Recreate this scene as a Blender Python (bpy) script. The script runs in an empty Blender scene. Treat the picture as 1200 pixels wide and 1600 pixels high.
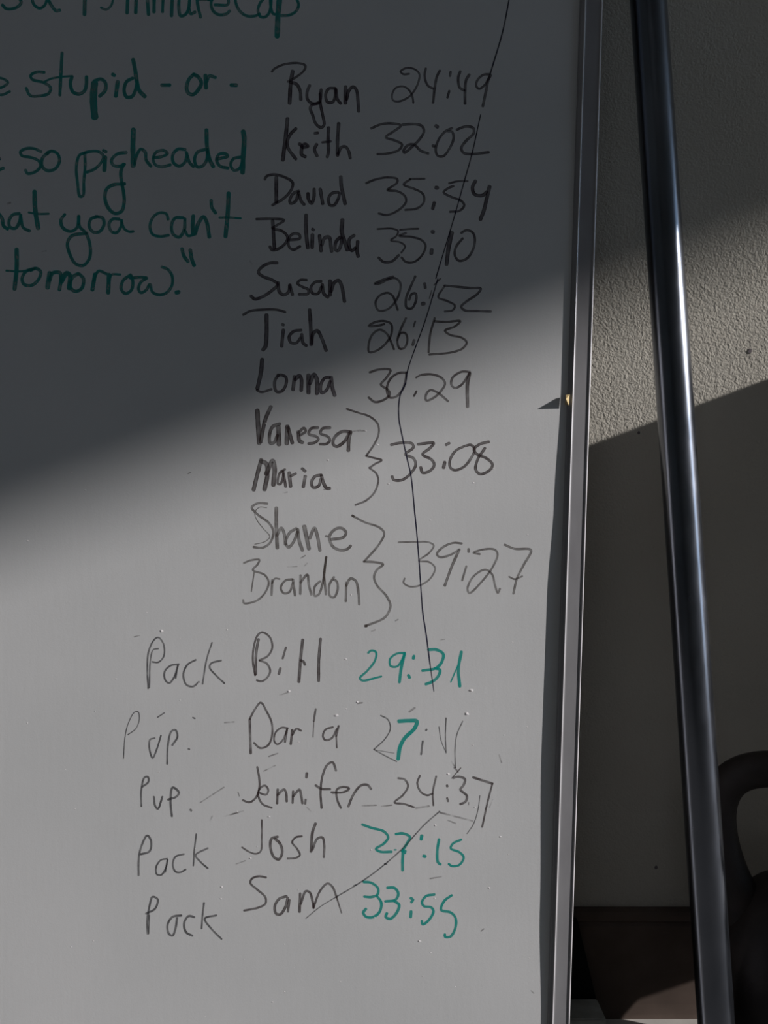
import bpy, bmesh, math, random
from mathutils import Vector, Matrix, noise
random.seed(7)
SC = bpy.context.scene
COL = SC.collection

# ------------------------------------------------------------------ camera
PITCH = math.radians(8.0)
CAM_Z = 0.576
WALL_Y = 0.85                 # the back wall
F = 1600.0                    # focal length in pixels of the 1200x1600 frame
cam_d = bpy.data.cameras.new('camera')
cam_d.sensor_fit = 'VERTICAL'; cam_d.sensor_height = 36.0; cam_d.lens = 36.0
cam_d.clip_start = 0.01; cam_d.clip_end = 100
cam = bpy.data.objects.new('camera', cam_d); COL.objects.link(cam)
cam.location = (0, 0, CAM_Z); cam.rotation_euler = (math.radians(90) - PITCH, 0, 0)
SC.camera = cam

# ------------------------------------------------------------------ world, sun, added fill light, exposure
w = bpy.data.worlds.new('sky'); SC.world = w; w.use_nodes = True
bgn = w.node_tree.nodes['Background']
bgn.inputs['Color'].default_value = (0.56, 0.76, 1.0, 1); bgn.inputs['Strength'].default_value = 1.5
SUN_DIR = Vector((-1.0, 0.20, -0.375)).normalized()
sun_d = bpy.data.lights.new('sun', 'SUN'); sun_d.energy = 5.2; sun_d.angle = math.radians(0.55)
sun_d.color = (1.0, 0.955, 0.935)
sun = bpy.data.objects.new('sun', sun_d); COL.objects.link(sun)
sun.rotation_euler = SUN_DIR.to_track_quat('-Z', 'Y').to_euler(); sun.location = (5, -1, 4)
lamp_d = bpy.data.lights.new('ambient_fill_light', 'AREA'); lamp_d.shape = 'RECTANGLE'  # added ambient fill up at the ceiling, no known lamp there
lamp_d.size = 1.2; lamp_d.size_y = 0.6; lamp_d.energy = 5.0; lamp_d.color = (0.86, 0.93, 1.0)
lamp = bpy.data.objects.new('ambient_fill_light', lamp_d); COL.objects.link(lamp)
lamp.location = (-0.8, -2.2, 4.16); lamp.rotation_euler = (0, 0, 0)
SC.view_settings.view_transform = 'Standard'; SC.view_settings.look = 'None'
SC.view_settings.gamma = 1.0; SC.view_settings.use_curve_mapping = False
SC.view_settings.exposure = 0.0

# ------------------------------------------------------------------ helpers
def ray(x, y):
    dx, dy = (x - 600) / F, (800 - y) / F
    c, s = math.cos(PITCH), math.sin(PITCH)
    return Vector((dx, c + dy * s, -s + dy * c))
CAM = Vector((0, 0, CAM_Z))

def mat(name, color, rough=0.5, metal=0.0, spec=0.5):
    m = bpy.data.materials.new(name); m.use_nodes = True
    b = m.node_tree.nodes['Principled BSDF']
    b.inputs['Base Color'].default_value = (*color, 1)
    b.inputs['Roughness'].default_value = rough; b.inputs['Metallic'].default_value = metal
    b.inputs['Specular IOR Level'].default_value = spec
    return m, m.node_tree.nodes, m.node_tree.links, b

def ncolor(nt, scale, c1, c2, p0=0.3, p1=0.7, detail=4, vec=None, stretch=None):
    N, L = nt.nodes, nt.links
    tc = N.new('ShaderNodeTexCoord'); out = tc.outputs['Object']
    if stretch:
        mp = N.new('ShaderNodeMapping'); mp.inputs['Scale'].default_value = stretch
        L.new(out, mp.inputs['Vector']); out = mp.outputs[0]
    n = N.new('ShaderNodeTexNoise'); n.inputs['Scale'].default_value = scale; n.inputs['Detail'].default_value = detail
    L.new(out, n.inputs['Vector'])
    r = N.new('ShaderNodeValToRGB'); r.color_ramp.elements[0].position = p0; r.color_ramp.elements[1].position = p1
    r.color_ramp.elements[0].color = (*c1, 1); r.color_ramp.elements[1].color = (*c2, 1)
    L.new(n.outputs['Fac'], r.inputs['Fac'])
    return r.outputs['Color'], n.outputs['Fac']

def bump(nt, b, height, strength, dist, prev=None):
    bp = nt.nodes.new('ShaderNodeBump'); bp.inputs['Strength'].default_value = strength
    bp.inputs['Distance'].default_value = dist
    nt.links.new(height, bp.inputs['Height'])
    if prev: nt.links.new(prev, bp.inputs['Normal'])
    nt.links.new(bp.outputs[0], b.inputs['Normal'])
    return bp.outputs[0]

def obj(name, bm, m, parent=None, smooth=False):
    me = bpy.data.meshes.new(name)
    bmesh.ops.recalc_face_normals(bm, faces=bm.faces)
    if smooth:
        for f in bm.faces: f.smooth = True
    bm.to_mesh(me); bm.free()
    me.materials.append(m)
    o = bpy.data.objects.new(name, me); COL.objects.link(o)
    if parent: o.parent = parent
    return o

def tag(o, label=None, cat=None, group=None, kind=None):
    if label: o['label'] = label
    if cat: o['category'] = cat
    if group: o['group'] = group
    if kind: o['kind'] = kind
    return o

def empty(name, loc, label, cat, group=None):
    o = bpy.data.objects.new(name, None); COL.objects.link(o); o.location = loc
    o.empty_display_size = 0.05
    return tag(o, label, cat, group)

def box(bm, x0, x1, y0, y1, z0, z1, mw=None, bevel=0.0):
    vs = [bm.verts.new((x, y, z)) for x in (x0, x1) for y in (y0, y1) for z in (z0, z1)]
    fs = [(0, 1, 3, 2), (4, 6, 7, 5), (0, 4, 5, 1), (2, 3, 7, 6), (0, 2, 6, 4), (1, 5, 7, 3)]
    faces = [bm.faces.new([vs[i] for i in f]) for f in fs]
    if bevel:
        es = {e for f in faces for e in f.edges}
        r = bmesh.ops.bevel(bm, geom=list(es), offset=bevel, segments=2, affect='EDGES')
        vs = list({v for v in vs if v.is_valid} | set(r['verts']))
    if mw:
        for v in vs: v.co = mw @ v.co
    return vs

def tube(bm, pts, radii, seg=32, cap=True):
    rings = []
    for i, p in enumerate(pts):
        a = pts[max(i - 1, 0)]; b = pts[min(i + 1, len(pts) - 1)]
        d = (b - a).normalized()
        ref = Vector((0, 1, 0)) if abs(d.y) < 0.9 else Vector((1, 0, 0))
        u = d.cross(ref).normalized(); v = d.cross(u).normalized()
        r = radii[i] if not isinstance(radii, (int, float)) else radii
        if isinstance(r, (int, float)): r = (r, r)
        rings.append([bm.verts.new(p + u * math.cos(t) * r[0] + v * math.sin(t) * r[1])
                      for t in (2 * math.pi * k / seg for k in range(seg))])
    for a, b in zip(rings, rings[1:]):
        for k in range(seg):
            bm.faces.new((a[k], a[(k + 1) % seg], b[(k + 1) % seg], b[k]))
    if cap:
        bm.faces.new(rings[0]); bm.faces.new(rings[-1])

# ------------------------------------------------------------------ materials
M_wall, N, L, B = mat('painted_rough_plaster', (0.4, 0.36, 0.31), 0.85, spec=0.2)
c, _ = ncolor(M_wall.node_tree, 9, (0.55, 0.52, 0.455), (0.60, 0.57, 0.505)); L.new(c, B.inputs['Base Color'])
_, h = ncolor(M_wall.node_tree, 560, (0,) * 3, (1,) * 3, detail=3)
_, h2 = ncolor(M_wall.node_tree, 260, (0,) * 3, (1,) * 3, detail=2)
ad = N.new('ShaderNodeMath'); ad.operation = 'ADD'; L.new(h, ad.inputs[0]); L.new(h2, ad.inputs[1])
bump(M_wall.node_tree, B, ad.outputs[0], 0.5, 0.0013)

M_room = mat('painted_wall_grey', (0.30, 0.29, 0.27), 0.9, spec=0.1)[0]
M_ceil = mat('ceiling_paint', (0.35, 0.35, 0.34), 0.9, spec=0.1)[0]

M_floor, N, L, B = mat('pale_concrete', (0.5, 0.47, 0.44), 0.8, spec=0.3)
c, h = ncolor(M_floor.node_tree, 14, (0.36, 0.345, 0.32), (0.52, 0.50, 0.465), detail=8); L.new(c, B.inputs['Base Color'])
bump(M_floor.node_tree, B, h, 0.4, 0.002)

M_base, N, L, B = mat('dark_brown_vinyl', (0.018, 0.014, 0.012), 0.6, spec=0.25)
c, h = ncolor(M_base.node_tree, 30, (0.095, 0.070, 0.058), (0.135, 0.100, 0.083)); L.new(c, B.inputs['Base Color'])

M_board, N, L, B = mat('whiteboard_enamel', (0.74, 0.73, 0.74), 0.42, spec=0.35)
c, h = ncolor(M_board.node_tree, 7, (0.69, 0.70, 0.705), (0.755, 0.76, 0.765), detail=6, stretch=(1, 1, 1)); L.new(c, B.inputs['Base Color'])
_, h1 = ncolor(M_board.node_tree, 260, (0,) * 3, (1,) * 3, detail=3, stretch=(1, 1, 0.12))
_, h2 = ncolor(M_board.node_tree, 900, (0,) * 3, (1,) * 3, detail=2)
ad = N.new('ShaderNodeMath'); ad.operation = 'ADD'; L.new(h1, ad.inputs[0]); L.new(h2, ad.inputs[1])
bump(M_board.node_tree, B, ad.outputs[0], 0.10, 0.0003)

M_alu, N, L, B = mat('brushed_aluminium', (0.40, 0.41, 0.43), 0.5, 0.15, 0.4)
c, h = ncolor(M_alu.node_tree, 60, (0.30, 0.295, 0.31), (0.37, 0.365, 0.38), detail=6, stretch=(1, 1, 0.3)); L.new(c, B.inputs['Base Color'])
M_alu_bead = mat('polished_aluminium_edge', (0.92, 0.90, 0.92), 0.3, 0.35, 0.8)[0]

M_steel, N, L, B = mat('dark_blued_steel', (0.06, 0.062, 0.07), 0.22, 1.0, 0.5)
c, h = ncolor(M_steel.node_tree, 22, (0.22, 0.24, 0.28), (0.32, 0.34, 0.39), detail=7, stretch=(1, 1, 0.5)); L.new(c, B.inputs['Base Color'])
_, h = ncolor(M_steel.node_tree, 120, (0.16,) * 3, (0.30,) * 3, detail=5, stretch=(1, 1, 0.3))
mr = N.new('ShaderNodeMapRange'); mr.inputs['To Min'].default_value = 0.15; mr.inputs['To Max'].default_value = 0.32
L.new(h, mr.inputs['Value']); L.new(mr.outputs[0], B.inputs['Roughness'])

M_iron, N, L, B = mat('cast_iron_black', (0.012, 0.010, 0.010), 0.62, 0.0, 0.35)
c, h = ncolor(M_iron.node_tree, 40, (0.020, 0.016, 0.015), (0.038, 0.029, 0.026), detail=6); L.new(c, B.inputs['Base Color'])
_, h = ncolor(M_iron.node_tree, 220, (0,) * 3, (1,) * 3, detail=4); bump(M_iron.node_tree, B, h, 0.5, 0.001)

M_block, N, L, B = mat('worn_grey_block', (0.30, 0.30, 0.29), 0.8, spec=0.2)
c, h = ncolor(M_block.node_tree, 90, (0.46, 0.47, 0.44), (0.62, 0.63, 0.60), detail=6); L.new(c, B.inputs['Base Color'])
bump(M_block.node_tree, B, h, 0.4, 0.001)
M_rubber_shade = mat('black_rubber_and_shade', (0.008, 0.008, 0.009), 0.8, spec=0.2)[0]  # pipe caps, and the sheet that paints shade on the baseboard
M_mat = mat('bounce_absorber_grey', (0.10, 0.10, 0.10), 0.9, spec=0.1)[0]
M_ply, N, L, B = mat('dark_plywood', (0.16, 0.11, 0.07), 0.6)
c, h = ncolor(M_ply.node_tree, 12, (0.12, 0.08, 0.05), (0.20, 0.14, 0.09), detail=6, stretch=(1, 1, 12)); L.new(c, B.inputs['Base Color'])
M_tape = mat('torn_yellowed_tape', (0.55, 0.42, 0.20), 0.6)[0]
M_speck = mat('pale_residue', (0.80, 0.78, 0.79), 0.5)[0]
M_scuff = mat('dark_residue', (0.16, 0.14, 0.15), 0.7)[0]
M_paint_drip = mat('grey_paint', (0.2, 0.2, 0.2), 0.7)[0]

def ink(name, color, dens, edge=0.35, blotch=0.35):
    m = bpy.data.materials.new(name); m.use_nodes = True
    N, L = m.node_tree.nodes, m.node_tree.links
    b = N['Principled BSDF']; b.inputs['Base Color'].default_value = (*color, 1)
    b.inputs['Roughness'].default_value = 0.55; b.inputs['Specular IOR Level'].default_value = 0.2
    uv = N.new('ShaderNodeUVMap'); sp = N.new('ShaderNodeSeparateXYZ'); L.new(uv.outputs[0], sp.inputs[0])
    # v across the stroke 0..1 -> distance from the middle
    s = N.new('ShaderNodeMath'); s.operation = 'SUBTRACT'; L.new(sp.outputs['Y'], s.inputs[0]); s.inputs[1].default_value = 0.5
    q = N.new('ShaderNodeMath'); q.operation = 'MULTIPLY'; L.new(s.outputs[0], q.inputs[0]); L.new(s.outputs[0], q.inputs[1])
    e = N.new('ShaderNodeMath'); e.operation = 'MULTIPLY_ADD'; L.new(q.outputs[0], e.inputs[0]); e.inputs[1].default_value = 4 * edge; e.inputs[2].default_value = 1 - edge
    tc = N.new('ShaderNodeTexCoord'); n = N.new('ShaderNodeTexNoise'); n.inputs['Scale'].default_value = 160; n.inputs['Detail'].default_value = 5
    L.new(tc.outputs['Object'], n.inputs['Vector'])
    k = N.new('ShaderNodeMapRange'); k.inputs['From Min'].default_value = 0.3; k.inputs['From Max'].default_value = 0.7
    k.inputs['To Min'].default_value = dens * (1 - blotch); k.inputs['To Max'].default_value = min(dens * (1 + blotch * 0.6), 1.0)
    L.new(n.outputs['Fac'], k.inputs['Value'])
    a = N.new('ShaderNodeMath'); a.operation = 'MULTIPLY'; a.use_clamp = True
    L.new(e.outputs[0], a.inputs[0]); L.new(k.outputs[0], a.inputs[1])
    L.new(a.outputs[0], b.inputs['Alpha'])
    return m
INK = {
    'K': ink('black_marker_ink', (0.055, 0.032, 0.050), 0.95),
    'k': ink('thin_black_marker_ink', (0.060, 0.040, 0.058), 0.90),
    'b': ink('brownish_black_marker_ink', (0.060, 0.038, 0.038), 0.86),
    'f': ink('faded_black_marker_ink', (0.09, 0.07, 0.06), 0.70),
    'g': ink('dry_grey_marker_ink', (0.05, 0.048, 0.055), 0.82),
    'v': ink('very_faded_marker_ink', (0.12, 0.10, 0.10), 0.40),
    'G': ink('dark_green_marker_ink', (0.0, 0.30, 0.275), 0.97, 0.2),
    'T': ink('teal_marker_ink', (0.0, 0.40, 0.345), 1.0, 0.2, 0.2),
    'P': ink('fine_blue_black_pen_ink', (0.012, 0.012, 0.045), 0.95, 0.0, 0.3),
    's': ink('rubbed_scuff', (0.14, 0.12, 0.12), 0.34, 0.0, 1.0),
}

# ------------------------------------------------------------------ the room
def struct(name, bm, m, smooth=False):
    return tag(obj(name, bm, m, None, smooth), kind='structure')
RX = 8.5; LINTEL = 2.835 + 2.5 * 0.375 + 0.025
def plane(pts):
    bm = bmesh.new(); bm.faces.new([bm.verts.new(p) for p in pts]); return bm
bm = bmesh.new(); box(bm, -3.0, 12.0, -5.0, WALL_Y + 0.1, -0.1, 0.0); struct('floor', bm, M_floor)
bm = bmesh.new(); box(bm, -3.0, RX + 0.15, WALL_Y, WALL_Y + 0.12, 0.0, 4.3); struct('wall_back', bm, M_wall)
bm = bmesh.new(); box(bm, -3.12, -3.0, -5.0, WALL_Y + 0.12, 0.0, 4.3); struct('wall_left', bm, M_room)
bm = bmesh.new(); box(bm, -3.12, RX + 0.15, -5.12, -5.0, 0.0, 4.3); struct('wall_front', bm, M_room)
bm = bmesh.new(); box(bm, -3.12, RX + 0.15, -5.12, WALL_Y + 0.12, 4.3, 4.42); struct('ceiling', bm, M_ceil)
OPEN_Y0 = -3.2     # the roller door opening in the right wall reaches from here to the back wall
bm = bmesh.new()
box(bm, RX, RX + 0.15, -5.0, OPEN_Y0, 0.0, 4.3)
box(bm, RX, RX + 0.15, OPEN_Y0, WALL_Y, LINTEL, 4.3)
struct('wall_right', bm, M_room)

bm = bmesh.new(); box(bm, -3.0, RX, -5.0, 0.655, 0.0005, 0.009); struct('bounce_absorber', bm, M_mat)  # unseen dark mat added to cut sunlight bouncing off the floor
# baseboard with a rounded top and a groove under it
bm = bmesh.new()
prof = [(0, 0), (0.007, 0), (0.0065, 0.004), (0.006, 0.014), (0.006, 0.088), (0.0045, 0.090), (0.0045, 0.092),
        (0.008, 0.0945), (0.0085, 0.099), (0.007, 0.102), (0.003, 0.1035), (0, 0.1035)]
rows = []
for x in (-3.0, RX):
    rows.append([bm.verts.new((x, WALL_Y - a, b)) for a, b in prof])
for i in range(len(prof)):
    j = (i + 1) % len(prof)
    bm.faces.new((rows[0][i], rows[0][j], rows[1][j], rows[1][i]))
bm.faces.new(rows[0]); bm.faces.new(rows[1])
struct('baseboard_back', bm, M_base)

# ------------------------------------------------------------------ the whiteboard leaning on the wall
# board plane: distance g(z) in front of the wall
G0, GK = 0.165, 0.120
P0 = Vector((0, WALL_Y - G0, 0)); PN = Vector((0, -1.0, GK)).normalized()     # faces the room, slightly upwards
# plane equation: y = WALL_Y - G0 + GK*z
def on_board(x, y):
    d = ray(x, y)
    t = (P0 - CAM).dot(PN) / d.dot(PN)
    return CAM + d * t
eo0, eo1 = on_board(942, 0), on_board(890, 1600)         # outer edge of the right rail
UP = (eo0 - eo1).normalized()
RT = UP.cross(PN).normalized()
if RT.x < 0: RT = -RT
# origin: the lower right corner, on the floor
k = -eo1.z / UP.z
ORG = eo1 + UP * k
ORG = ORG + UP * 0.012
BW, BH = 1.22, 1.20
def loc2w(u, v, n):          # u leftwards from the right edge, v up, n out of the board
    return ORG - RT * u + UP * v + PN * n
def w2loc(p):
    q = p - ORG; return (-(q.dot(RT)), q.dot(UP))
LIPW = 0.0165
def hgt(v):                  # how far the panel sits below the rail's lip, along the right rail
    tab = [(0.0, 1.3), (0.08, 1.5), (0.17, 2.3), (0.28, 2.9), (0.40, 2.8), (0.47, 2.1), (0.55, 1.5), (0.66, 1.6), (0.80, 2.6), (1.2, 2.0)]
    for (a, x), (b, y) in zip(tab, tab[1:]):
        if v <= b:
            t = max(0.0, (v - a) / (b - a)); t = t * t * (3 - 2 * t)
            return (x + (y - x) * t) * 0.001
    return 0.002
LIP_N = 0.0016
def surf(u, v):
    d = hgt(v) - LIP_N
    s = max(0.0, min(1.0, (u - LIPW) / 0.16)); s = 0.5 + 0.5 * math.cos(math.pi * s)
    return -d * s
BMAT = Matrix.Translation(ORG)
whiteboard = empty('whiteboard', ORG, 'white dry-erase board with handwritten names and times in an aluminium frame, leaning on the wall', 'whiteboard')
def W(p): return p - ORG                        # children are in the empty's frame (no rotation)

bm = bmesh.new()
us = [0.006, 0.012] + [0.0165 + 0.16 * i / 24 for i in range(25)] + [0.25, 0.4, 0.6, 0.8, 1.0, BW - 0.006]
nv = 200
grid = [[bm.verts.new(W(loc2w(u, 0.006 + (BH - 0.012) * j / nv, surf(u, 0.006 + (BH - 0.012) * j / nv)))) for j in range(nv + 1)] for u in us]
for a, b in zip(grid, grid[1:]):
    for j in range(nv): bm.faces.new((a[j], a[j + 1], b[j + 1], b[j]))
ring = [g for g in grid]
r = bmesh.ops.extrude_face_region(bm, geom=list(bm.faces))
for v in [x for x in r['geom'] if isinstance(x, bmesh.types.BMVert)]: v.co -= PN * 0.009
panel = obj('writing_panel', bm, M_board, whiteboard, smooth=False)
for f in panel.data.polygons: f.use_smooth = abs(f.normal.dot(PN)) > 0.9

# rails: cross-section (distance in from the outer edge, height)
RAIL = [(0.0, -0.012), (0.0, 0.0003), (0.0004, 0.0014), (0.0011, 0.0016), (0.0016, 0.00145), (0.0022, 0.0014), (0.0115, 0.0014),
        (0.0121, 0.0015), (0.0126, 0.0018), (0.0132, 0.0019), (0.0138, 0.0018), (0.0156, 0.0013), (0.0166, 0.0004),
        (0.0166, -0.0020), (0.0160, -0.0035), (0.0160, -0.012)]
def rail(name, a, b, inw):
    """a, b: corners (u,v); inw: inward direction (du,dv); mitred at both ends"""
    bm = bmesh.new(); A, Bv = Vector(a), Vector(b); d = (Bv - A).normalized(); inw = Vector(inw)
    n = 24; rows = []
    for i in range(n + 1):
        row = []
        for (s, h) in RAIL:
            p0 = A + inw * s + d * s; p1 = Bv + inw * s - d * s
            p = p0.lerp(p1, i / n)
            row.append(bm.verts.new(W(loc2w(p.x, p.y, h))))
        rows.append(row)
    for r0, r1 in zip(rows, rows[1:]):
        for i in range(len(RAIL)):
            j = (i + 1) % len(RAIL); bm.faces.new((r0[i], r0[j], r1[j], r1[i]))
    bm.faces.new(rows[0]); bm.faces.new(rows[-1])
    o = obj(name, bm, M_alu, whiteboard)
    return o
def bead(s, h, r, v0, v1, parent):
    bm = bmesh.new()
    tube(bm, [W(loc2w(s, v0 + (v1 - v0) * i / 20, h)) for i in range(21)], r, 10)
    return obj('edge_bead', bm, M_alu_bead, parent, True)
R_right = rail('frame_rail', (0, 0), (0, BH), (1, 0))
bead(0.0009, 0.0013, 0.00065, 0.004, BH - 0.004, R_right)
bead(0.0130, 0.0017, 0.00045, 0.014, BH - 0.014, R_right)
rail('frame_rail', (BW, 0), (BW, BH), (-1, 0))
rail('frame_rail', (0, 0), (BW, 0), (0, 1))
rail('frame_rail', (0, BH), (BW, BH), (0, -1))
# hardboard backing
bm = bmesh.new()
vs = box(bm, 0.004, BW - 0.004, 0.004, BH - 0.004, -0.0125, -0.0095)
for v in vs: v.co = W(loc2w(v.co.x, v.co.y, v.co.z))
obj('backing_sheet', bm, M_ply, whiteboard)
# torn sliver of tape standing up from the rail's lip
bm = bmesh.new()
u0, v0 = w2loc(on_board(886, 626))
pts = [loc2w(u0 - 0.0015, v0 + 0.0045, 0.0017), loc2w(u0 - 0.0010, v0 - 0.0035, 0.0017), loc2w(u0 + 0.0016, v0 + 0.0008, 0.0050),
       loc2w(u0 + 0.0014, v0 + 0.0040, 0.0017), loc2w(u0 + 0.0018, v0 - 0.0030, 0.0017)]
q = [bm.verts.new(W(p)) for p in pts]
for f in ((0, 1, 2), (3, 4, 2), (0, 2, 3), (1, 4, 2), (0, 3, 4, 1)): bm.faces.new([q[i] for i in f])
tag(obj('tape_scrap', bm, M_tape, whiteboard), 'small torn yellowish scrap on the rail')

# ------------------------------------------------------------------ handwriting
def smooth_path(pts, step):
    P = [Vector((p[0], p[1], 0)) for p in pts]
    if len(P) == 1: P = [P[0], P[0] + Vector((0.5, 0.5, 0))]
    if len(P) == 2:
        n = max(2, int((P[1] - P[0]).length / step)); return [P[0].lerp(P[1], i / n) for i in range(n + 1)]
    Q = [P[0] * 2 - P[1]] + P + [P[-1] * 2 - P[-2]]
    out = []
    for i in range(1, len(Q) - 2):
        a, b, c, d = Q[i - 1], Q[i], Q[i + 1], Q[i + 2]
        n = max(2, int((c - b).length / step))
        # centripetal tangents keep sharp corners from looping
        def tj(ti, p, q): return ti + max((q - p).length, 1e-3) ** 0.5
        t0 = 0; t1 = tj(t0, a, b); t2 = tj(t1, b, c); t3 = tj(t2, c, d)
        for k in range(n):
            t = t1 + (t2 - t1) * k / n
            A1 = a * ((t1 - t) / (t1 - t0)) + b * ((t - t0) / (t1 - t0))
            A2 = b * ((t2 - t) / (t2 - t1)) + c * ((t - t1) / (t2 - t1))
            A3 = c * ((t3 - t) / (t3 - t2)) + d * ((t - t2) / (t3 - t2))
            B1 = A1 * ((t2 - t) / (t2 - t0)) + A2 * ((t - t0) / (t2 - t0))
            B2 = A2 * ((t3 - t) / (t3 - t1)) + A3 * ((t - t1) / (t3 - t1))
            out.append(B1 * ((t2 - t) / (t2 - t1)) + B2 * ((t - t1) / (t2 - t1)))
    out.append(P[-1])
    return out
lift = [0.00002]
def ribbon(bm, uvl, pts, wpx, closed_round=True, wob=0.12):
    path = smooth_path(pts, 1.6)
    L = [0.0]
    for a, b in zip(path, path[1:]): L.append(L[-1] + (b - a).length)
    tot = L[-1]; r = wpx / 2
    # extra samples for round ends
    ext = []
    d0 = (path[0] - path[1]).normalized() if (path[0] - path[1]).length > 1e-6 else Vector((1, 0, 0))
    d1 = (path[-1] - path[-2]).normalized() if (path[-1] - path[-2]).length > 1e-6 else Vector((1, 0, 0))
    S = []
    for k in (1.0, 0.9, 0.7, 0.4):
        S.append((path[0] + d0 * r * k, math.sqrt(max(0, 1 - k * k)) + 0.02, -r * k))
    for p, l in zip(path, L): S.append((p, 1.0, l))
    for k in (0.4, 0.7, 0.9, 1.0):
        S.append((path[-1] + d1 * r * k, math.sqrt(max(0, 1 - k * k)) + 0.02, tot + r * k))
    seed = random.random() * 100
    rows = []; n = lift[0]; lift[0] += 0.0000004
    for i, (p, sc, l) in enumerate(S):
        a = S[max(0, i - 1)][0]; b = S[min(len(S) - 1, i + 1)][0]
        d = (b - a)
        if d.length < 1e-6: d = Vector((1, 0, 0))
        d.normalize(); nr = Vector((-d.y, d.x, 0))
        ww = r * sc * (1 + wob * noise.noise(Vector((l * 0.10, seed, 0))))
        row = []
        for e in (-1, 0, 1):
            q = p + nr * ww * e
            wp = on_board(q.x, q.y); u, v = w2loc(wp)
            row.append(bm.verts.new(W(loc2w(u, v, surf(u, v) + n))))
        rows.append((row, l))
    for (r0, l0), (r1, l1) in zip(rows, rows[1:]):
        for k in (0, 1):
            try: f = bm.faces.new((r0[k], r0[k + 1], r1[k + 1], r1[k]))
            except ValueError: continue
            for lp, (uu, vv) in zip(f.loops, ((l0, k / 2), (l0, (k + 1) / 2), (l1, (k + 1) / 2), (l1, k / 2))):
                lp[uvl].uv = (uu * 0.01, vv)

def word(name, label, inkkey, ox, oy, s, text, wmul=1.0):
    """text: strokes separated by ';', each 'w|x,y x,y ...' in crop pixels (crop origin ox,oy, scale s)"""
    bm = bmesh.new(); uvl = bm.loops.layers.uv.new('UVMap')
    lift[0] = 0.000028 if name in ('pen_line', 'scuff_mark') else 0.000018
    for st in text.replace('\n', ' ').split(';'):
        st = st.strip()
        if not st: continue
        wd, ps = st.split('|')
        pts = [(ox + float(a) / s, oy + float(b) / s) for a, b in (q.split(',') for q in ps.split())]
        ribbon(bm, uvl, pts, float(wd) / s * wmul * 1.07)
    me = bpy.data.meshes.new(name); bm.to_mesh(me); bm.free(); me.materials.append(INK[inkkey])
    # normals must face the room
    o = bpy.data.objects.new(name, me); COL.objects.link(o); o.parent = panel
    if label: o['label'] = label
    if name == 'scuff_mark': o['kind'] = 'stuff'
    return o

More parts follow.
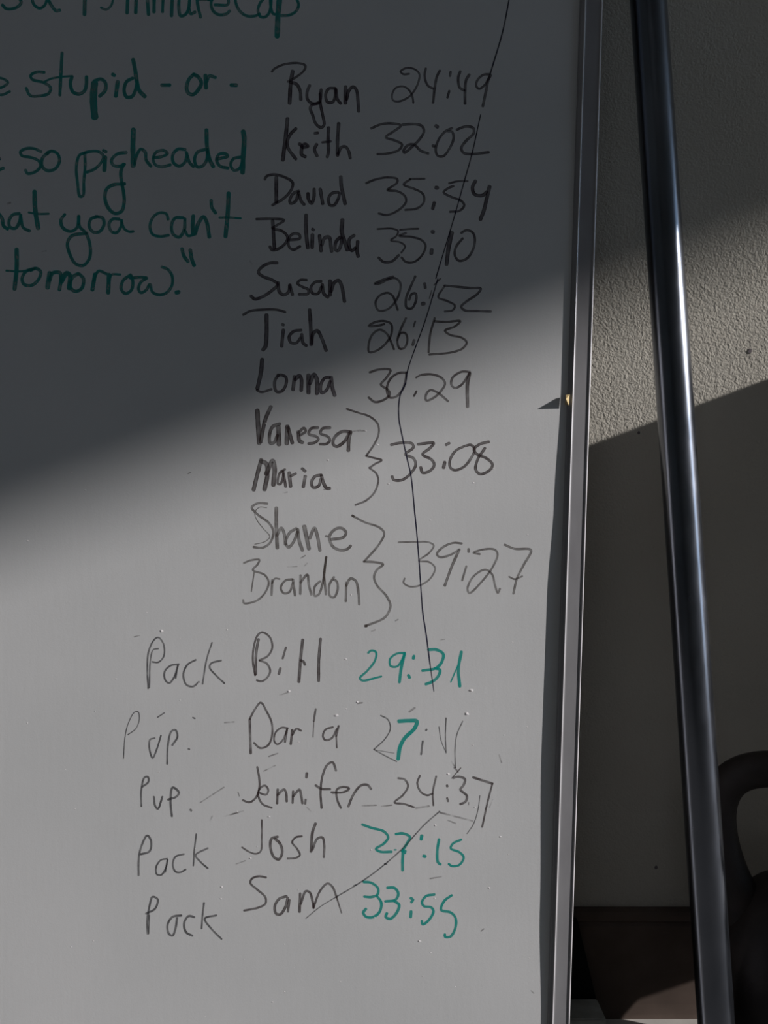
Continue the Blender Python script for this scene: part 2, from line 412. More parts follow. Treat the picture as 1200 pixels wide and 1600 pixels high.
WORDS = [
# green quotation ---------------------------------------------------------
('handwritten_word','green marker line cut off at the top','G',0,0,5,'''
24|20,40 50,68 130,58 165,20 150,-20; 22|250,-10 265,35 310,65 350,40 370,-20; 24|370,-20 400,40 440,85 465,80;
28|665,-60 660,112; 18|790,60 830,75 870,40 885,-10; 26|1000,-60 993,100; 26|1065,-30 1060,98; 26|1150,-30 1160,112'''),
('handwritten_word',None,'G',240,0,5,'''
26|5,-40 3,92; 22|75,-40 70,92; 26|147,-40 140,122; 24|200,-20 197,60 212,125 250,112 275,60 282,-20; 24|275,60 290,108 322,95;
24|338,-40 345,40 366,132; 16|330,-6 440,2; 22|480,38 580,34 575,-20 500,-40 452,10 462,80 510,115 570,108 594,86;
22|640,-40 642,20 672,85 730,125 790,125 828,110; 22|880,-30 835,20 815,80 832,127 870,133 905,95 922,-20; 22|912,-20 917,60 935,108 965,112;
40|986,-40 972,120 965,280; 22|1000,122 1060,118 1110,90 1133,40 1112,-20'''),
('handwritten_word',None,'G',0,0,5,'''
20|-20,695 30,675 62,645 30,618 -20,612 -60,660 -40,730 20,740 75,715;
22|345,565 290,562 240,590 252,620 340,645 395,685 380,730 300,750 235,745 205,690; 16|345,640 400,615 470,602 560,595;
24|485,415 475,600 468,742; 26|562,600 550,650 570,718 620,735 660,710 675,660 676,602;
54|738,655 730,760 735,860 740,910; 26|740,632 790,618 825,650 820,710 780,750; 30|920,640 905,748; 28|882,582 892,588;
26|1035,612 988,640 970,710 990,758 1030,755 1060,700 1072,640; 30|1040,468 1055,540 1070,640 1090,710 1130,752'''),
('handwritten_word',None,'G',240,0,5,'''
26|65,665 125,665; 28|312,582 275,622 258,690 272,728 310,738 350,700 373,650 350,602 315,582; 30|405,592 410,685; 24|415,640 435,594 482,605; 28|608,665 645,666'''),
('handwritten_word',None,'G',0,160,5,'''
24|-30,540 10,520 25,515; 18|-30,470 0,440; 22|320,385 270,362 210,360 160,385 170,415 240,430 300,455 318,495 280,540 215,555 200,530;
24|375,390 330,440 330,500 370,533 430,520 465,460 450,402 400,380 365,405;
22|680,390 622,412 597,500 605,620 625,735 648,730 655,620 665,500 663,395; 22|650,398 700,384 770,385 808,420 790,470 740,520 680,545;
30|822,430 815,530; 22|808,376 828,386; 24|985,392 920,402 872,450 882,488 930,500 972,484;
26|965,484 945,540 950,620 965,700 970,780 950,850 900,868 850,830 820,750 832,680 880,646 972,636'''),
('handwritten_word',None,'G',180,180,5,'''
36|142,115 138,250 140,395; 24|150,385 165,320 200,265 235,290 242,350 278,398;
22|300,332 360,325 408,300 380,276 320,290 297,340 312,385 360,403 430,388; 24|545,268 490,266 450,310 455,370 500,398 545,368 560,312;
24|556,292 580,368 610,400; 24|700,268 642,290 620,350 640,403 680,398 715,350 722,270; 30|713,118 718,250 735,340 765,400;
24|800,342 878,320 860,300 812,306 792,350 820,398 880,413; 22|980,327 922,342 902,390 930,432 975,412 995,350; 36|1000,130 1008,180 1000,330 995,445'''),
('handwritten_word',None,'G',0,280,5,'''
26|-10,270 18,310 28,365 58,388; 24|150,268 102,277 72,320 77,373 120,383 150,340 162,282; 24|160,290 182,378 230,404;
34|270,100 275,240 298,380; 16|225,260 300,271 380,270; 24|505,277 476,320 490,378 550,408 600,380 615,292;
24|615,290 622,370 670,420 704,520 698,620 650,674 590,660 547,590 527,500 560,444 678,422;
24|760,292 710,312 697,370 730,413 780,408 813,350 800,302 750,292; 22|930,312 880,312 852,350 870,408 910,418 945,370 950,322; 20|950,330 972,388 1010,410 1040,408'''),
('handwritten_word',None,'G',180,280,5,'''
22|413,312 400,272 350,262 300,292 272,360 290,428 350,448 415,438; 24|530,302 472,302 442,350 452,428 500,452 538,400 545,312; 20|545,400 570,443 600,438;
30|610,290 605,360 610,430; 28|625,425 650,345 690,294 715,335 735,450; 26|750,168 755,220 783,262; 32|886,112 880,250 862,445; 16|815,300 900,300 980,306'''),
('handwritten_word',None,'G',0,280,5,'''
32|130,550 130,700 114,855; 16|50,715 150,720 250,710; 24|270,697 202,722 172,780 190,823 250,828 303,780 318,722 280,697 240,713;
34|388,735 372,845; 28|388,790 412,734 468,732 476,780 465,862; 34|482,800 520,735 545,750 540,850; 26|610,738 562,772 552,848 590,876 638,853 653,780 622,742;
30|742,745 722,862; 22|732,790 770,718 833,740; 32|852,748 845,885; 18|852,800 872,747 938,745; 24|1020,748 962,792 947,858 980,893 1025,868 1038,800 1025,758'''),
('handwritten_word',None,'G',180,280,5,'''
22|120,772 200,766 248,772 202,802 182,858 200,887 240,868 272,822 290,880 340,903 400,888 443,830 444,755 410,704 365,686;
32|480,885 494,882; 26|522,545 537,600 568,642; 28|587,555 597,620 616,672'''),
# names and times ----------------------------------------------------------
('handwritten_name','dark marker name in the first row','K',400,80,6,'''
20|150,190 172,165 260,125 400,112 463,137 450,180 380,240 300,285; 34|343,190 325,300 315,485; 28|325,292 380,310 413,370 420,452;
26|503,322 480,380 482,450 520,488 560,493 597,470 610,362; 26|600,400 605,500 625,600 638,690 612,716 562,682 532,600 508,532 530,502 600,486;
26|738,348 682,352 652,410 672,478 718,478 743,420 745,352; 28|750,362 762,450 792,488; 32|840,335 838,485; 28|850,450 870,372 910,334 940,362 955,460 962,562'''),
('handwritten_time','thin dark time in the first row','k',590,80,6,'''
17|295,212 240,215 215,190 260,160 340,165 390,210 385,280 350,360 290,430 200,470 145,460 135,410 170,345 240,330 290,360 325,420 335,482;
20|452,162 440,230 470,320 520,350; 22|583,182 555,240 535,350 520,480; 20|685,192 678,230; 20|672,372 655,432; 22|775,187 755,250 770,340 810,365;
24|860,218 830,270 820,380 820,488; 20|1050,215 1000,216 942,260 925,320 950,350 1000,320 1050,240; 24|1060,222 1040,260 1015,380 987,512'''),
('handwritten_name','dark marker name in the second row','K',400,170,6,'''
34|295,95 280,250 252,478; 28|373,187 322,240 292,310 302,370 372,470; 30|408,330 427,345 427,430 460,448; 24|425,350 460,328 490,352 435,365;
28|568,335 548,380 572,440; 24|552,230 578,226; 28|680,178 675,300 680,400 668,450; 20|622,315 700,305; 30|775,140 765,280 765,435; 26|770,420 800,362 840,357 870,400 883,462'''),
('handwritten_time','dark marker time in the second row','k',570,170,5.714,'''
20|58,175 150,137 260,132 322,150 260,200 187,255 260,280 333,320 300,370 200,400 115,405;
22|340,142 440,137 508,152 528,200 490,270 420,340 352,393 347,370 390,322 440,320 500,375 565,398; 30|636,152 648,160; 26|610,330 618,332;
20|778,172 720,200 662,270 633,360 650,418 700,423 758,350 793,260 778,203 745,200; 22|822,185 900,157 968,170 973,215 900,290 862,350 882,393 960,403 1105,387'''),
('handwritten_name','dark marker name in the third row','K',400,170,6,'''
24|83,660 100,632 170,617 270,642 343,692 330,760 260,840 155,902; 32|190,645 190,870; 26|400,772 352,792 318,850 322,886 370,868 392,805;
28|398,785 425,868 450,896; 28|487,795 492,850 520,887 543,830 545,755; 30|602,755 625,888; 26|770,782 712,792 680,840 692,902 730,906 768,850 785,795; 32|795,640 800,720 820,820 835,888'''),
('handwritten_time','dark marker time in the third row','K',570,170,5.714,'''
18|12,665 80,636 200,612 288,627 288,660 202,725 290,736 358,780 368,830 310,898 200,948 125,935; 16|533,625 405,626;
18|405,630 348,675 440,715 518,760 528,830 470,888 362,903; 30|637,705 648,706; 28|620,840 606,890; 16|752,665 830,647 918,645;
19|790,690 742,710 703,745 780,790 858,820 888,860 850,908 762,920; 28|988,645 962,700 980,763 1050,773 1088,742; 32|1113,695 1082,830 1062,910 1033,985'''),
('handwritten_name','dark marker name in the fourth row','K',370,320,5.4545,'''
19|168,122 280,120 403,131 340,175 302,196; 28|305,140 310,200 320,370; 23|312,206 390,226 433,275 420,320 360,373 300,385 282,358;
21|455,300 538,285 530,252 480,247 442,290 447,360 482,383 538,355; 30|590,90 590,230 605,365; 30|645,258 642,362; 24|646,208 654,214;
28|705,265 718,392; 28|725,340 750,282 788,277 800,340 808,395; 26|880,277 847,312 838,378 860,392 888,342 895,285; 32|900,130 895,230 925,330 943,382; 26|998,262 962,290 957,350 980,392 1008,370; 28|1030,315 1025,400 1034,438'''),
('handwritten_time','dark marker time in the fourth row','K',570,340,5.4545,'''
14|108,97 240,95 283,116 270,155 222,195 300,210 343,245 310,300; 20|290,320 230,373 160,378 118,342; 14|300,105 380,97 458,95;
17|350,132 292,155 400,165 488,195 518,240 488,320 420,378 350,378 314,340; 30|576,121 582,122; 30|570,275 567,303; 32|743,130 715,250 697,397; 19|822,130 870,107 918,126 938,180 923,270 870,348 802,368 767,320 777,250 833,178'''),
('handwritten_name','dark marker name in the fifth row','K',370,320,5.4545,'''
24|343,495 280,497 212,532 183,575 222,610 310,645 347,680 300,730 220,783 152,803 122,778; 26|352,665 362,740 400,768 443,740 452,685; 24|452,685 475,766;
21|593,641 540,642 517,670 560,700 608,722 606,758 532,763; 23|718,652 672,657 633,700 643,752 690,758 722,700; 26|728,680 742,758 775,787; 30|795,650 795,768; 28|802,738 832,662 868,645 893,690 918,822'''),
('handwritten_time','dark marker time in the fifth row','k',570,340,5.4545,'''
17|240,502 140,536 82,565 130,560 200,527 260,517 303,560 293,650 250,730 180,788 112,788 92,720 130,662 200,642 240,672 265,740 280,786;
19|430,502 390,590 352,690 357,768 400,773 438,700 433,647 400,652 378,700; 22|510,562 515,598; 30|492,735 503,733; 10|645,520 590,575; 7|570,620 550,690;
16|680,582 627,680 700,710 768,750 750,788 682,800; 19|682,580 800,591 900,600 988,605 960,650 860,720 822,760 852,790 960,796 1073,800'''),
('handwritten_name','dark marker name in the sixth row','K',370,470,5.714,'''
20|58,125 120,92 230,79 350,79 432,100; 34|265,130 265,300 255,410 235,435; 28|415,262 401,405; 24|407,211 416,215; 24|573,262 510,272 467,320 482,373 530,378 568,332;
26|580,300 592,378 620,400; 30|650,82 660,230 665,390; 28|670,378 682,292 720,268 760,340 797,442'''),
('handwritten_time','thin dark time in the sixth row','b',560,480,5.4545,'''
17|220,145 150,160 88,160 130,132 210,117 278,142 283,220 240,300 160,368 92,383 87,320 120,232 180,192 238,222 280,300 303,358;
17|405,95 360,190 332,290 352,353 390,348 418,280 400,222 360,222 330,280; 13|485,120 470,165; 22|475,283 464,320; 17|650,95 612,230 598,383;
17|650,120 750,125 868,119 820,165 738,200 780,235 880,260 923,300 890,350 800,384 605,404'''),
('handwritten_name','dark marker name in the seventh row','K',370,470,5.714,'''
34|226,525 215,640 184,780; 20|180,798 220,815 308,790; 25|370,662 338,720 352,808 400,808 438,750 438,682 392,662 367,670; 30|515,678 502,792;
30|522,702 560,668 577,702 575,798; 36|640,668 640,818; 34|652,735 690,658 715,702 715,825; 26|828,682 782,692 748,760 757,822 800,798 833,722; 32|842,685 852,770 873,842'''),
('handwritten_time','dark marker time in the seventh row','b',560,480,5.4545,'''
18|97,555 180,530 273,536 240,600 192,660 250,702 268,742 220,788 140,808 88,770; 18|410,557 340,562 272,612 242,700 267,768 320,763 378,700 403,620 410,560;
14|525,580 492,600; 15|495,717 474,757; 18|540,576 620,572 708,602 738,650 700,720 640,773 578,795 577,745 612,707 670,725 763,800;
18|950,552 880,550 802,602 792,660 822,688 880,660 948,562; 27|948,565 930,650 930,845'''),
('handwritten_name','name in the eighth row, upper of the first braced pair','b',380,620,5,'''
34|110,110 115,200 125,358; 28|215,80 172,180 137,350; 24|285,212 232,232 207,290 212,363 240,358 268,302; 34|275,240 280,370; 34|345,236 340,362; 28|352,245 383,358;
26|430,275 440,345 462,356; 20|434,280 475,243 488,270 445,300; 20|583,241 532,247 513,290 570,310 588,330 560,358 512,366; 20|678,241 622,247 603,285 660,310 678,340 650,368 602,370;
22|828,272 772,272 712,320 703,370 730,388 790,350 828,285; 26|840,275 826,330 822,418'''),
('handwritten_name','name in the ninth row, lower of the first braced pair','b',380,620,5,'''
30|140,495 112,600 82,725; 32|142,505 180,522 190,600 167,722; 34|182,600 230,500 245,560 236,685; 17|326,568 292,588 272,635 272,680 290,682 308,640 314,600; 20|312,585 322,640 332,700;
26|360,595 370,698; 18|370,620 410,600; 24|485,622 470,702; 22|462,562 483,580; 22|608,612 562,622 533,670 547,708 588,698 608,642; 24|612,615 630,680 655,716 674,715'''),
('brace','thin dark brace joining the first pair of names','b',380,620,5,'''
14|810,95 900,125 990,155 1050,210 1060,280 1030,360 962,460; 14|960,462 1030,480 1083,495 1030,525 987,555; 14|985,555 1040,600 1055,650 1030,740 960,810 877,845'''),
('handwritten_time','time beside the first brace','b',560,630,5,'''
20|257,325 330,310 418,315 430,345 367,400 430,430 448,480 410,548 340,600 275,597 264,573; 21|467,321 588,312 560,350 502,400 570,440 593,480 560,528 502,543 487,502;
22|687,324 708,313; 24|675,463 666,502; 19|820,340 762,370 717,440 717,500 750,523 820,500 880,430 908,360 880,326 832,335;
20|1018,302 950,320 903,360 922,395 1000,430 1048,480 1018,530 950,553 917,520 932,440 988,352'''),
('handwritten_name','faded name in the tenth row, upper of the second braced pair','f',370,780,4.615,'''
15|220,32 150,30 108,60 150,110 230,170 263,230 243,310 190,348 122,345; 6|215,62 165,58 130,95 145,150 190,210 238,270 205,305 130,325; 24|285,65 285,180 292,350;
20|290,260 322,207 345,260 350,325; 19|428,212 382,242 353,310 372,347 408,310 438,235; 22|440,220 450,300 473,368; 28|487,198 520,355; 22|527,280 560,208 580,260 600,368;
14|643,266 655,268; 19|682,290 768,275 788,240 750,207 702,222 668,270 690,338 750,368 800,358 820,337'''),
('handwritten_name','faded name in the eleventh row, lower of the second braced pair','f',370,780,4.615,'''
13|52,460 100,441 163,437 150,470 116,510 200,545 230,600 200,680 140,733 52,750 46,727; 9|125,530 105,665; 16|256,585 250,690; 12|255,605 275,572 308,575;
15|400,577 350,587 317,640 340,678 380,668 405,602; 17|405,580 420,692; 16|460,550 458,682; 16|460,600 508,545 520,620 538,688; 15|600,592 562,632 562,698 590,688 620,600 645,418; 16|645,418 630,540 643,685;
15|700,562 667,620 672,698 700,708 728,650 720,592 700,580; 16|790,602 786,735; 17|790,622 820,572 858,590 878,680 883,758'''),
('brace','thin dark brace joining the second pair of names','f',370,780,4.615,'''
14|835,120 920,165 1030,205 1063,245 1030,320 918,450; 15|917,450 1000,455 1055,470 1010,510 990,560 1010,620 1080,700 1108,770 1070,850 932,914; 20|928,914 934,914; 16|834,118 842,124'''),
('handwritten_time','faded time beside the second brace','f',600,820,4.8,'''
12|110,132 240,128 330,130 373,155 340,210 262,270 340,280 383,325 350,400 280,450 200,465 147,435 155,402; 15|583,140 520,136 440,170 397,220 420,243 500,225 563,187;
19|565,187 510,310 457,455; 17|635,183 635,203; 14|618,312 587,417; 14|718,220 672,210 740,186 830,186 853,220 820,310 740,420 640,513 627,480 670,390 760,337 810,370 835,460 855,513 870,482;
16|907,150 980,180 1103,190 1050,300 1000,400 972,515; 12|940,390 980,408 1038,387'''),
('handwritten_word','thin grey word left of the twelfth row','g',180,980,4.615,'''
11|238,440 232,300 240,180 280,92 310,74 348,120 350,210 310,253 267,250; 9|310,155 275,162 255,230 247,435; 12|458,267 400,277 357,320 362,383 390,403 425,360 453,275; 9|452,275 436,368;
12|580,236 520,272 492,340 512,413 560,428 603,395; 10|698,112 660,230 630,408; 12|764,240 692,261 681,290 730,350 787,404'''),
('handwritten_name','dark name in the twelfth row','b',370,980,6,'''
24|203,115 182,240 178,440; 17|172,450 152,330 157,200 192,82 235,47 308,92 333,190 290,270 212,310; 17|212,312 280,340 313,410 280,478 230,508 188,497; 18|460,192 431,292; 22|408,388 395,437;
26|618,120 600,280 582,510; 22|602,312 625,322 638,350; 25|785,112 770,300 768,502'''),
('handwritten_time','teal time in the twelfth row','T',540,980,5,'''
16|177,200 202,182 238,196 230,260 170,340 112,398 130,416 278,385; 16|463,202 400,207 347,250 352,303 400,308 438,262 462,205; 22|460,212 435,320 421,428; 22|534,227 530,243; 22|492,377 499,393;
21|648,177 710,177 763,210 753,270 708,320 602,340; 21|700,322 738,335 720,390 670,430 628,445; 22|905,195 882,330 893,462; 10|882,290 822,430'''),
('handwritten_word','very thin grey word in the thirteenth row','g',180,980,4.615,'''
7|60,945 70,800 92,700 140,612 165,610 174,660 150,730 92,775; 8|305,650 355,617; 9|560,652 575,658; 11|285,800 252,810 246,870 270,943 300,880 330,782;
13|375,985 380,850 405,752 434,741 449,790 412,850; 11|528,878 535,880'''),
('handwritten_name','dark name in the thirteenth row','b',370,980,6,'''
22|122,865 125,1000 131,1180; 17|122,860 170,770 225,707 280,790 328,900 328,1030 290,1110 220,1133 162,1085; 15|478,947 420,942 362,990 352,1070 380,1098 430,1060 473,955; 19|470,965 452,1075;
21|520,965 506,1095; 17|522,1010 560,952 603,970; 17|740,768 722,880; 9|722,880 715,1030; 17|900,937 832,960 807,1020 830,1058 890,1040 938,955; 18|955,927 932,1020; 12|932,1020 938,1130'''),
('handwritten_time','faint grey time in the thirteenth row','g',540,980,5,'''
9|275,690 330,722 350,790 310,870 222,955; 8|220,955 300,1000 398,1050; 4|222,958 380,985; 13|632,800 629,807; 14|603,892 590,993; 9|785,712 780,850 785,982; 6|730,780 745,880 780,972; 8|915,737 870,840 855,950 858,1100'''),
('handwritten_digit','bold teal seven in the thirteenth row','T',540,980,5,'''
28|418,735 500,731 556,736 540,790 460,870 425,940 411,1028'''),
('handwritten_word','thin grey word in the fourteenth row','g',180,1180,4.8,'''
13|196,382 196,260 220,167 245,162 249,200 202,238; 13|290,312 300,380 320,403 354,312; 15|425,457 415,340 431,242 478,280 460,310 397,333; 16|565,410 570,414'''),
('handwritten_name','dark name in the fourteenth row','b',360,1180,5,'''
15|210,93 225,180 225,260 200,330 150,368 98,352; 6|60,290 70,320; 14|222,292 280,308 296,270 270,237 232,260 217,310 250,380 322,411; 17|370,268 365,375; 17|370,310 420,267 435,290 440,360;
16|490,283 486,372; 17|492,320 540,268 550,300 563,375; 15|588,347 584,378; 19|597,142 594,172; 16|825,120 800,57 760,72 720,160 705,280 712,412; 17|667,236 710,262 778,265;
15|790,290 880,290 928,260 880,247 832,270 836,350 863,412; 17|922,400 960,310 1020,237 1070,232 1098,263'''),
('handwritten_time','dark time in the fourteenth row','b',550,1190,5,'''
14|362,130 410,140 438,190 400,260 332,320 400,330 483,357; 14|530,112 510,170 540,240 590,265 628,252; 13|658,117 632,240 636,343; 17|743,189 745,195; 15|744,288 751,311; 7|850,52 780,132;
17|792,130 830,120 883,140 870,190 847,220 898,270 888,315 848,334; 7|912,322 911,340; 17|948,126 1020,150 1098,175; 13|1098,175 1060,320 1018,513'''),
('handwritten_word','thin grey word in the fifteenth row','g',180,1180,4.8,'''
14|175,900 175,800 190,702 240,602 268,640 258,720 193,743; 12|390,777 342,787 307,840 312,893 345,898 378,850 393,785; 10|392,785 376,876; 12|515,742 452,762 432,820 452,873 490,878 528,857;
11|608,592 595,700 586,828; 12|694,697 603,750 640,800 694,848'''),
('handwritten_name','dark name in the fifteenth row','b',360,1180,5,'''
12|245,507 245,640 236,750 200,770 147,755 92,720; 19|368,637 322,652 313,720 342,798 380,813 405,760 388,690 347,652; 14|558,633 512,641 483,680 520,730 543,780 510,803 448,808; 20|665,535 642,600 630,752; 17|640,740 680,652 718,642 733,700 730,795'''),
('handwritten_time','teal time in the fifteenth row','T',550,1190,5,'''
19|82,492 150,517 250,547 283,592 250,640 188,683 222,704 308,705; 20|345,566 400,562 452,590 430,640 392,700; 21|400,690 395,770 395,848; 11|332,690 344,690; 18|418,700 414,714; 25|545,582 541,606; 25|562,740 570,742;
20|680,610 667,700 672,788 690,803; 17|853,612 790,642 772,680 840,710 873,750 840,808 782,818 757,802'''),
('handwritten_word','thin grey word in the sixteenth row','g',180,1180,4.8,'''
14|244,1338 240,1250 260,1120 280,1062 318,1080 300,1150 232,1188; 9|256,1200 251,1338; 15|495,1202 432,1212 393,1270 402,1338 430,1353 452,1300 464,1222; 15|593,1214 550,1207 517,1260 532,1328 578,1353;
12|666,1108 655,1200 648,1300; 13|758,1201 672,1226 720,1300 797,1378'''),
('handwritten_name','dark name in the sixteenth row','b',360,1180,5,'''
15|278,955 220,946 167,966 157,1000 210,1050 273,1110 273,1160 220,1190 108,1214; 19|438,1102 382,1122 347,1180 357,1238 390,1243 428,1190 448,1115; 18|460,1132 450,1220; 19|545,1082 540,1222;
17|550,1160 590,1062 620,1072 640,1130 650,1193; 15|650,1190 700,1062 760,1002 800,1032 830,1110; 10|830,1110 868,1232'''),
('handwritten_time','teal time in the sixteenth row','T',550,1190,5,'''
19|92,940 150,947 203,990 198,1040 150,1058 97,1055; 20|195,1050 228,1100 218,1170 170,1213 112,1213 88,1180 108,1152; 20|277,986 330,987 362,1030 340,1080 262,1092; 21|330,1090 368,1120 350,1180 300,1228 263,1214 272,1187;
20|460,1068 478,1080 465,1098; 22|462,1173 458,1213; 19|643,1040 580,1052 547,1100 562,1130 618,1140 637,1170 600,1240 552,1273 546,1247; 19|778,1047 720,1092 697,1160 770,1180 808,1220 808,1300 770,1368 728,1370 726,1352'''),
# fine pen lines, in photo pixels --------------------------------------------
('pen_line','long fine dark line running down across the times','P',0,0,1,'''
2.0|797.5,-12 786,47 766,115; 1.6|751,179 737.5,240 725.8,282 708,345 689,408 681,435; 1.6|684,436 665,499 637,579 634,600; 1.9|634,598 625,619 623,650 629,684 636,716 642,742 648,800 651,830 654.6,874 661,960 665,985 672,1038;
1.3|672,1038 678,1080'''),
('pen_line','fine diagonal line crossing two lower rows','g',0,0,1,'''
1.8|687,1268 662,1290 630,1325 602,1350 576,1370 550,1387 526,1401; 1.3|526,1401 500,1417 478,1435; 1.4|750,1244 747,1266 740,1288 730,1303; 2.4|601,1350 604,1350; 2.2|553,1384 556,1383'''),
('scuff_mark','rubbed grey scuffs','s',0,0,1,'''
1.8|313,1254 350,1230; 1.8|349,1276 380,1267; 2|328,1282 332,1275; 1.8|369,1350 383,1345; 1.6|360,1273 372,1270; 2.2|566,1259 588,1258; 2|596,1260 612,1258; 3|650,1263 670,1260;
2.6|688,1270 738,1283; 2|700,1282 712,1287; 1.8|420,1182 434,1177; 1.6|437,1086 450,1082; 2.6|559,1099 566,1098; 1.6|688,1000 695,999; 2|351,1129 366,1128; 2|412,1205 430,1196; 1.8|672,1373 690,1370;
2.4|560,674 568,673; 1.6|444,770 449,769; 2|581,986 586,984; 3|12,318 16,317; 2|66,393 72,392; 2.4|391,408 394,413; 3|640,1112 648,1106; 2|705,1190 712,1200; 2.4|710,1200 716,1206;
1.8|520,1240 545,1236; 1.6|210,995 218,993; 2|480,1262 486,1268; 1.6|765,1262 770,1250; 1.6|780,1180 784,1192; 2|752,1455 756,1452; 1.8|830,1548 834,1552; 1.6|450,886 464,885; 1.8|476,884 480,880; 1.8|618,970 622,968;
1.6|470,872 477,868; 1.8|294,740 298,738; 1.6|506,765 514,762; 2.2|553,674 563,672'''),
]
for wd in WORDS:
    word(*wd)

# small raised crumbs and dents on the panel that catch the raking sun
bm = bmesh.new()
def crumb(px, py, rp, hh, ang=None):
    u, v = w2loc(on_board(px, py)); s = surf(u, v)
    r = rp * 0.0005; n = 7; a0 = random.random() * 6
    st = random.uniform(0.4, 0.9)
    ring = [bm.verts.new(W(loc2w(u + r * math.cos(a0 + 6.283 * i / n) * random.uniform(.7, 1.2), v + st * r * math.sin(a0 + 6.283 * i / n) * random.uniform(.7, 1.2), s - 0.00002))) for i in range(n)]
    top = bm.verts.new(W(loc2w(u, v, s + hh)))
    for i in range(n): bm.faces.new((ring[i], ring[(i + 1) % n], top))
for (x, y, r, hh) in [(736, 1079, 6, .0009), (729, 1116, 5, .0008), (451, 1080, 4, .0006), (525, 1118, 5, .0006), (540, 1030, 3, .0005), (252, 986, 4, .0006), (558, 1097, 3, .0006),
                      (391, 1341, 3, .0006), (346, 1386, 3, .0005), (345, 1404, 3, .0004), (655, 1471, 4, .0007), (782, 1308, 3, .0006), (764, 1388, 3, .0005), (607, 756, 3, .0003),
                      (571, 673, 3, .0005), (590, 695, 3, .0005), (700, 1210, 4, .0006), (420, 1276, 4, .0004), (680, 1290, 3, .0005), (742, 1262, 3, .0005)]:
    crumb(x, y, r * 0.8, hh * 0.45)
for i in range(60):
    y = 640 + 950 * random.random() ** 0.7
    crumb(random.uniform(15, 830), y, random.uniform(1.0, 2.4), random.uniform(.00006, .0002))
cr = obj('surface_crumb', bm, M_speck, panel); tag(cr, 'pale specks and dents in the surface', kind='stuff')

# ------------------------------------------------------------------ the steel pipe leaning beside the board
def on_y(px, py, Y):
    d = ray(px, py); return CAM + d * (Y / d.y)
PR = 0.0134
pa = on_y(1013, 0, WALL_Y - 0.048); pb = on_y(1119, 1600, WALL_Y - 0.152)
dirp = (pa - pb).normalized()
bot = pb - dirp * ((pb.z - 0.002) / dirp.z)
PL = 1.10
top = bot + dirp * PL
pipe = empty('steel_pipe', bot, 'dark polished steel pipe leaning on the wall just right of the whiteboard', 'pipe')
bm = bmesh.new(); n = 40
tube(bm, [(bot + dirp * (0.012 + (PL - 0.024) * i / n)) - bot for i in range(n + 1)], PR, 64)
shaft = obj('shaft', bm, M_steel, pipe, True)
for a, b in ((0.0, 0.014), (PL - 0.014, PL)):
    bm = bmesh.new(); tube(bm, [dirp * a, dirp * (a + 0.002), dirp * (b - 0.001), dirp * b], [PR * .9, PR * 1.0, PR * 1.0, PR * .92], 40)
    obj('end_cap', bm, M_rubber_shade, pipe, True)

# ------------------------------------------------------------------ kettlebell
KX, KY = 0.330, WALL_Y - 0.100
kb = empty('kettlebell', (KX, KY, 0), 'black cast iron kettlebell on the floor behind the pipe, cut off by the right edge', 'kettlebell')
bm = bmesh.new()
prof = [(0.0, 0.0), (0.040, 0.0), (0.045, 0.004)]
for i in range(1, 22):
    t = -0.90 + (math.pi / 2 + 0.90) * i / 21
    prof.append((0.075 * math.cos(t), 0.094 + 0.100 * math.sin(t)))
prof[-1] = (0.0, 0.194)
seg = 56; rings = []
for r, z in prof:
    if r < 1e-6: rings.append([bm.verts.new((0, 0, z))]); continue
    rings.append([bm.verts.new((r * math.cos(6.28318531 * k / seg), r * math.sin(6.28318531 * k / seg), max(z, 0))) for k in range(seg)])
for a, b in zip(rings, rings[1:]):
    for k in range(seg):
        if len(a) == 1: bm.faces.new((a[0], b[k], b[(k + 1) % seg]))
        elif len(b) == 1: bm.faces.new((a[k], a[(k + 1) % seg], b[0]))
        else: bm.faces.new((a[k], a[(k + 1) % seg], b[(k + 1) % seg], b[k]))
obj('body', bm, M_iron, kb, True)
# handle: horns rise from the body, bend into a level grip
pts = [Vector((-x, 0, z)) for x, z in ((.040, .135), (.054, .165), (.064, .195), (.069, .220), (.0705, .242), (.066, .262), (.054, .2755), (.036, .281), (.014, .2815))]
pts = pts + [Vector((-p.x, 0, p.z)) for p in reversed(pts)]
rad = [0.026, 0.021, 0.0175, 0.0158, 0.015, 0.0148, 0.0148, 0.0148, 0.0148]; rad = rad + rad[::-1]
bm = bmesh.new(); tube(bm, pts, rad, 28)
ho = obj('handle', bm, M_iron, kb, True)
kb.scale = (1, 1, 0.957)
kb.rotation_euler = (0, 0, math.radians(-14))
md = ho.modifiers.new('sub', 'SUBSURF'); md.levels = 1; md.render_levels = 2

# ------------------------------------------------------------------ grey block behind the board's lower corner, black shade sheet by it
b1 = on_y(933, 1560, WALL_Y - 0.022); b2 = on_y(939, 1590, WALL_Y - 0.05)
bh = b1.z
blk = empty('support_block', (b1.x - 0.03, WALL_Y - 0.036, 0), 'small worn grey block on the floor behind the whiteboard corner', 'block')
bm = bmesh.new()
xa = b1.x - 0.06
vs = [(xa, WALL_Y - 0.022), (b1.x, WALL_Y - 0.022), (b1.x + 0.002, WALL_Y - 0.051), (xa, WALL_Y - 0.051)]
lo = [bm.verts.new((x - blk.location.x, y - blk.location.y, 0.0)) for x, y in vs]
hi = [bm.verts.new((x - blk.location.x, y - blk.location.y, bh)) for x, y in vs]
bm.faces.new(lo[::-1]); bm.faces.new(hi)
for i in range(4): bm.faces.new((lo[i], lo[(i + 1) % 4], hi[(i + 1) % 4], hi[i]))
bmesh.ops.bevel(bm, geom=list(bm.edges), offset=0.0012, segments=2, affect='EDGES')
obj('block_body', bm, M_block, blk)
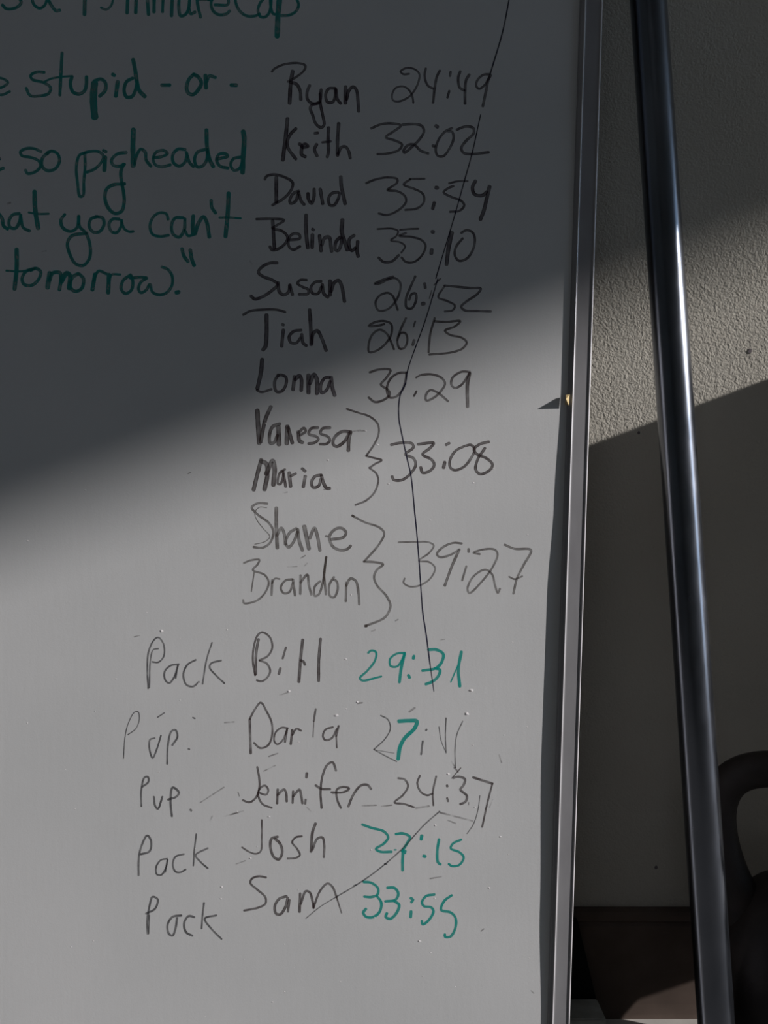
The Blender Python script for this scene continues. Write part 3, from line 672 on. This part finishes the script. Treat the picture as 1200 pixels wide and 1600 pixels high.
# black sheet shaped as the dark shade on the baseboard behind the block
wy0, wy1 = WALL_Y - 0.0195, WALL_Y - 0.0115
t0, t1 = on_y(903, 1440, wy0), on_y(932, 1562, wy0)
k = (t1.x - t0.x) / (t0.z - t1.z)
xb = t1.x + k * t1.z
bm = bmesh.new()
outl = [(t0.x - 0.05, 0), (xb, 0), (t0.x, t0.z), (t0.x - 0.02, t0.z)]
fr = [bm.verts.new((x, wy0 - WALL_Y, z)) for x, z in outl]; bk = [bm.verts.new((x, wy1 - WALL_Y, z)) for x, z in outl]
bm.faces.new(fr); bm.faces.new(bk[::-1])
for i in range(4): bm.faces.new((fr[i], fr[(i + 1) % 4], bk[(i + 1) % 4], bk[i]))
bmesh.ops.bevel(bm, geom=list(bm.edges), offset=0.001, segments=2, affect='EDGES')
wdg = obj('shade_sheet', bm, M_rubber_shade); wdg.location = (0, WALL_Y, 0)
tag(wdg, 'black sheet standing in for the shade on the baseboard above the grey block', 'shade')
# nail hole and a nick in the plaster
wall = bpy.data.objects['wall_back']
for (px, py, r) in ((1025, 1355, 0.0014), (1172, 548, 0.0016), (998, 676, 0.0011)):
    p = on_y(px, py, WALL_Y)
    bm = bmesh.new()
    n = 9; a = [bm.verts.new((p.x + r * math.cos(6.2832 * i / n) * random.uniform(.7, 1.2), WALL_Y - 0.0004, p.z + 1.3 * r * math.sin(6.2832 * i / n) * random.uniform(.7, 1.2))) for i in range(n)]
    b = [bm.verts.new((v.co.x, WALL_Y + 0.002, v.co.z)) for v in a]
    bm.faces.new(a)
    for i in range(n): bm.faces.new((a[i], a[(i + 1) % n], b[(i + 1) % n], b[i]))
    obj('wall_nick', bm, M_scuff, wall)

# ------------------------------------------------------------------ made-up occluder against the wall, out of the frame to the right: its top edge casts the slanting shadow
CX0, CD = 0.56, 0.155
l0, l1 = on_y(935, 683, WALL_Y), on_y(1200, 590, WALL_Y)
CZ = l1.z + (CX0 - l1.x) * 0.375 
occ = empty('shadow_occluder', (CX0 + 0.08, WALL_Y - CD / 2, 0), 'unseen box on short legs added to cast the slanting wall shadow', 'occluder')
def cb(x0, x1, y0, y1, z0, z1, name, m=M_ply, bev=0.002, par=None):
    bm = bmesh.new(); box(bm, x0 - occ.location.x, x1 - occ.location.x, y0 - occ.location.y, y1 - occ.location.y, z0, z1, bevel=bev)
    return obj(name, bm, m, par or occ)
cb(CX0, CX0 + 0.16, WALL_Y - CD, WALL_Y - 0.001, 0.202, CZ, 'occluder_body')
dr = cb(CX0 + 0.01, CX0 + 0.15, WALL_Y - CD - 0.016, WALL_Y - CD - 0.0005, 0.212, CZ - 0.01, 'door')  # front slab of the added occluder
for x0 in (CX0 + 0.02, CX0 + 0.11):
    for y0 in (WALL_Y - CD + 0.005, WALL_Y - 0.055):
        cb(x0, x0 + 0.03, y0, y0 + 0.03, 0.0, 0.202, 'occluder_leg')
# made-up housing for the added fill light
fx = empty('fill_light_fitting', (-0.8, -2.2, 4.3), 'added ambient fill light in a flat rectangular housing', 'light')
bm = bmesh.new(); box(bm, -0.62, 0.62, -0.32, 0.32, -0.13, 0.0, bevel=0.004); obj('housing', bm, M_room, fx)
print('BOARD', eo0, eo1, ORG, 'occ', CZ, 'slope', (l1.z - l0.z) / (l1.x - l0.x), 'blk', bh, 'pipe', bot, top)
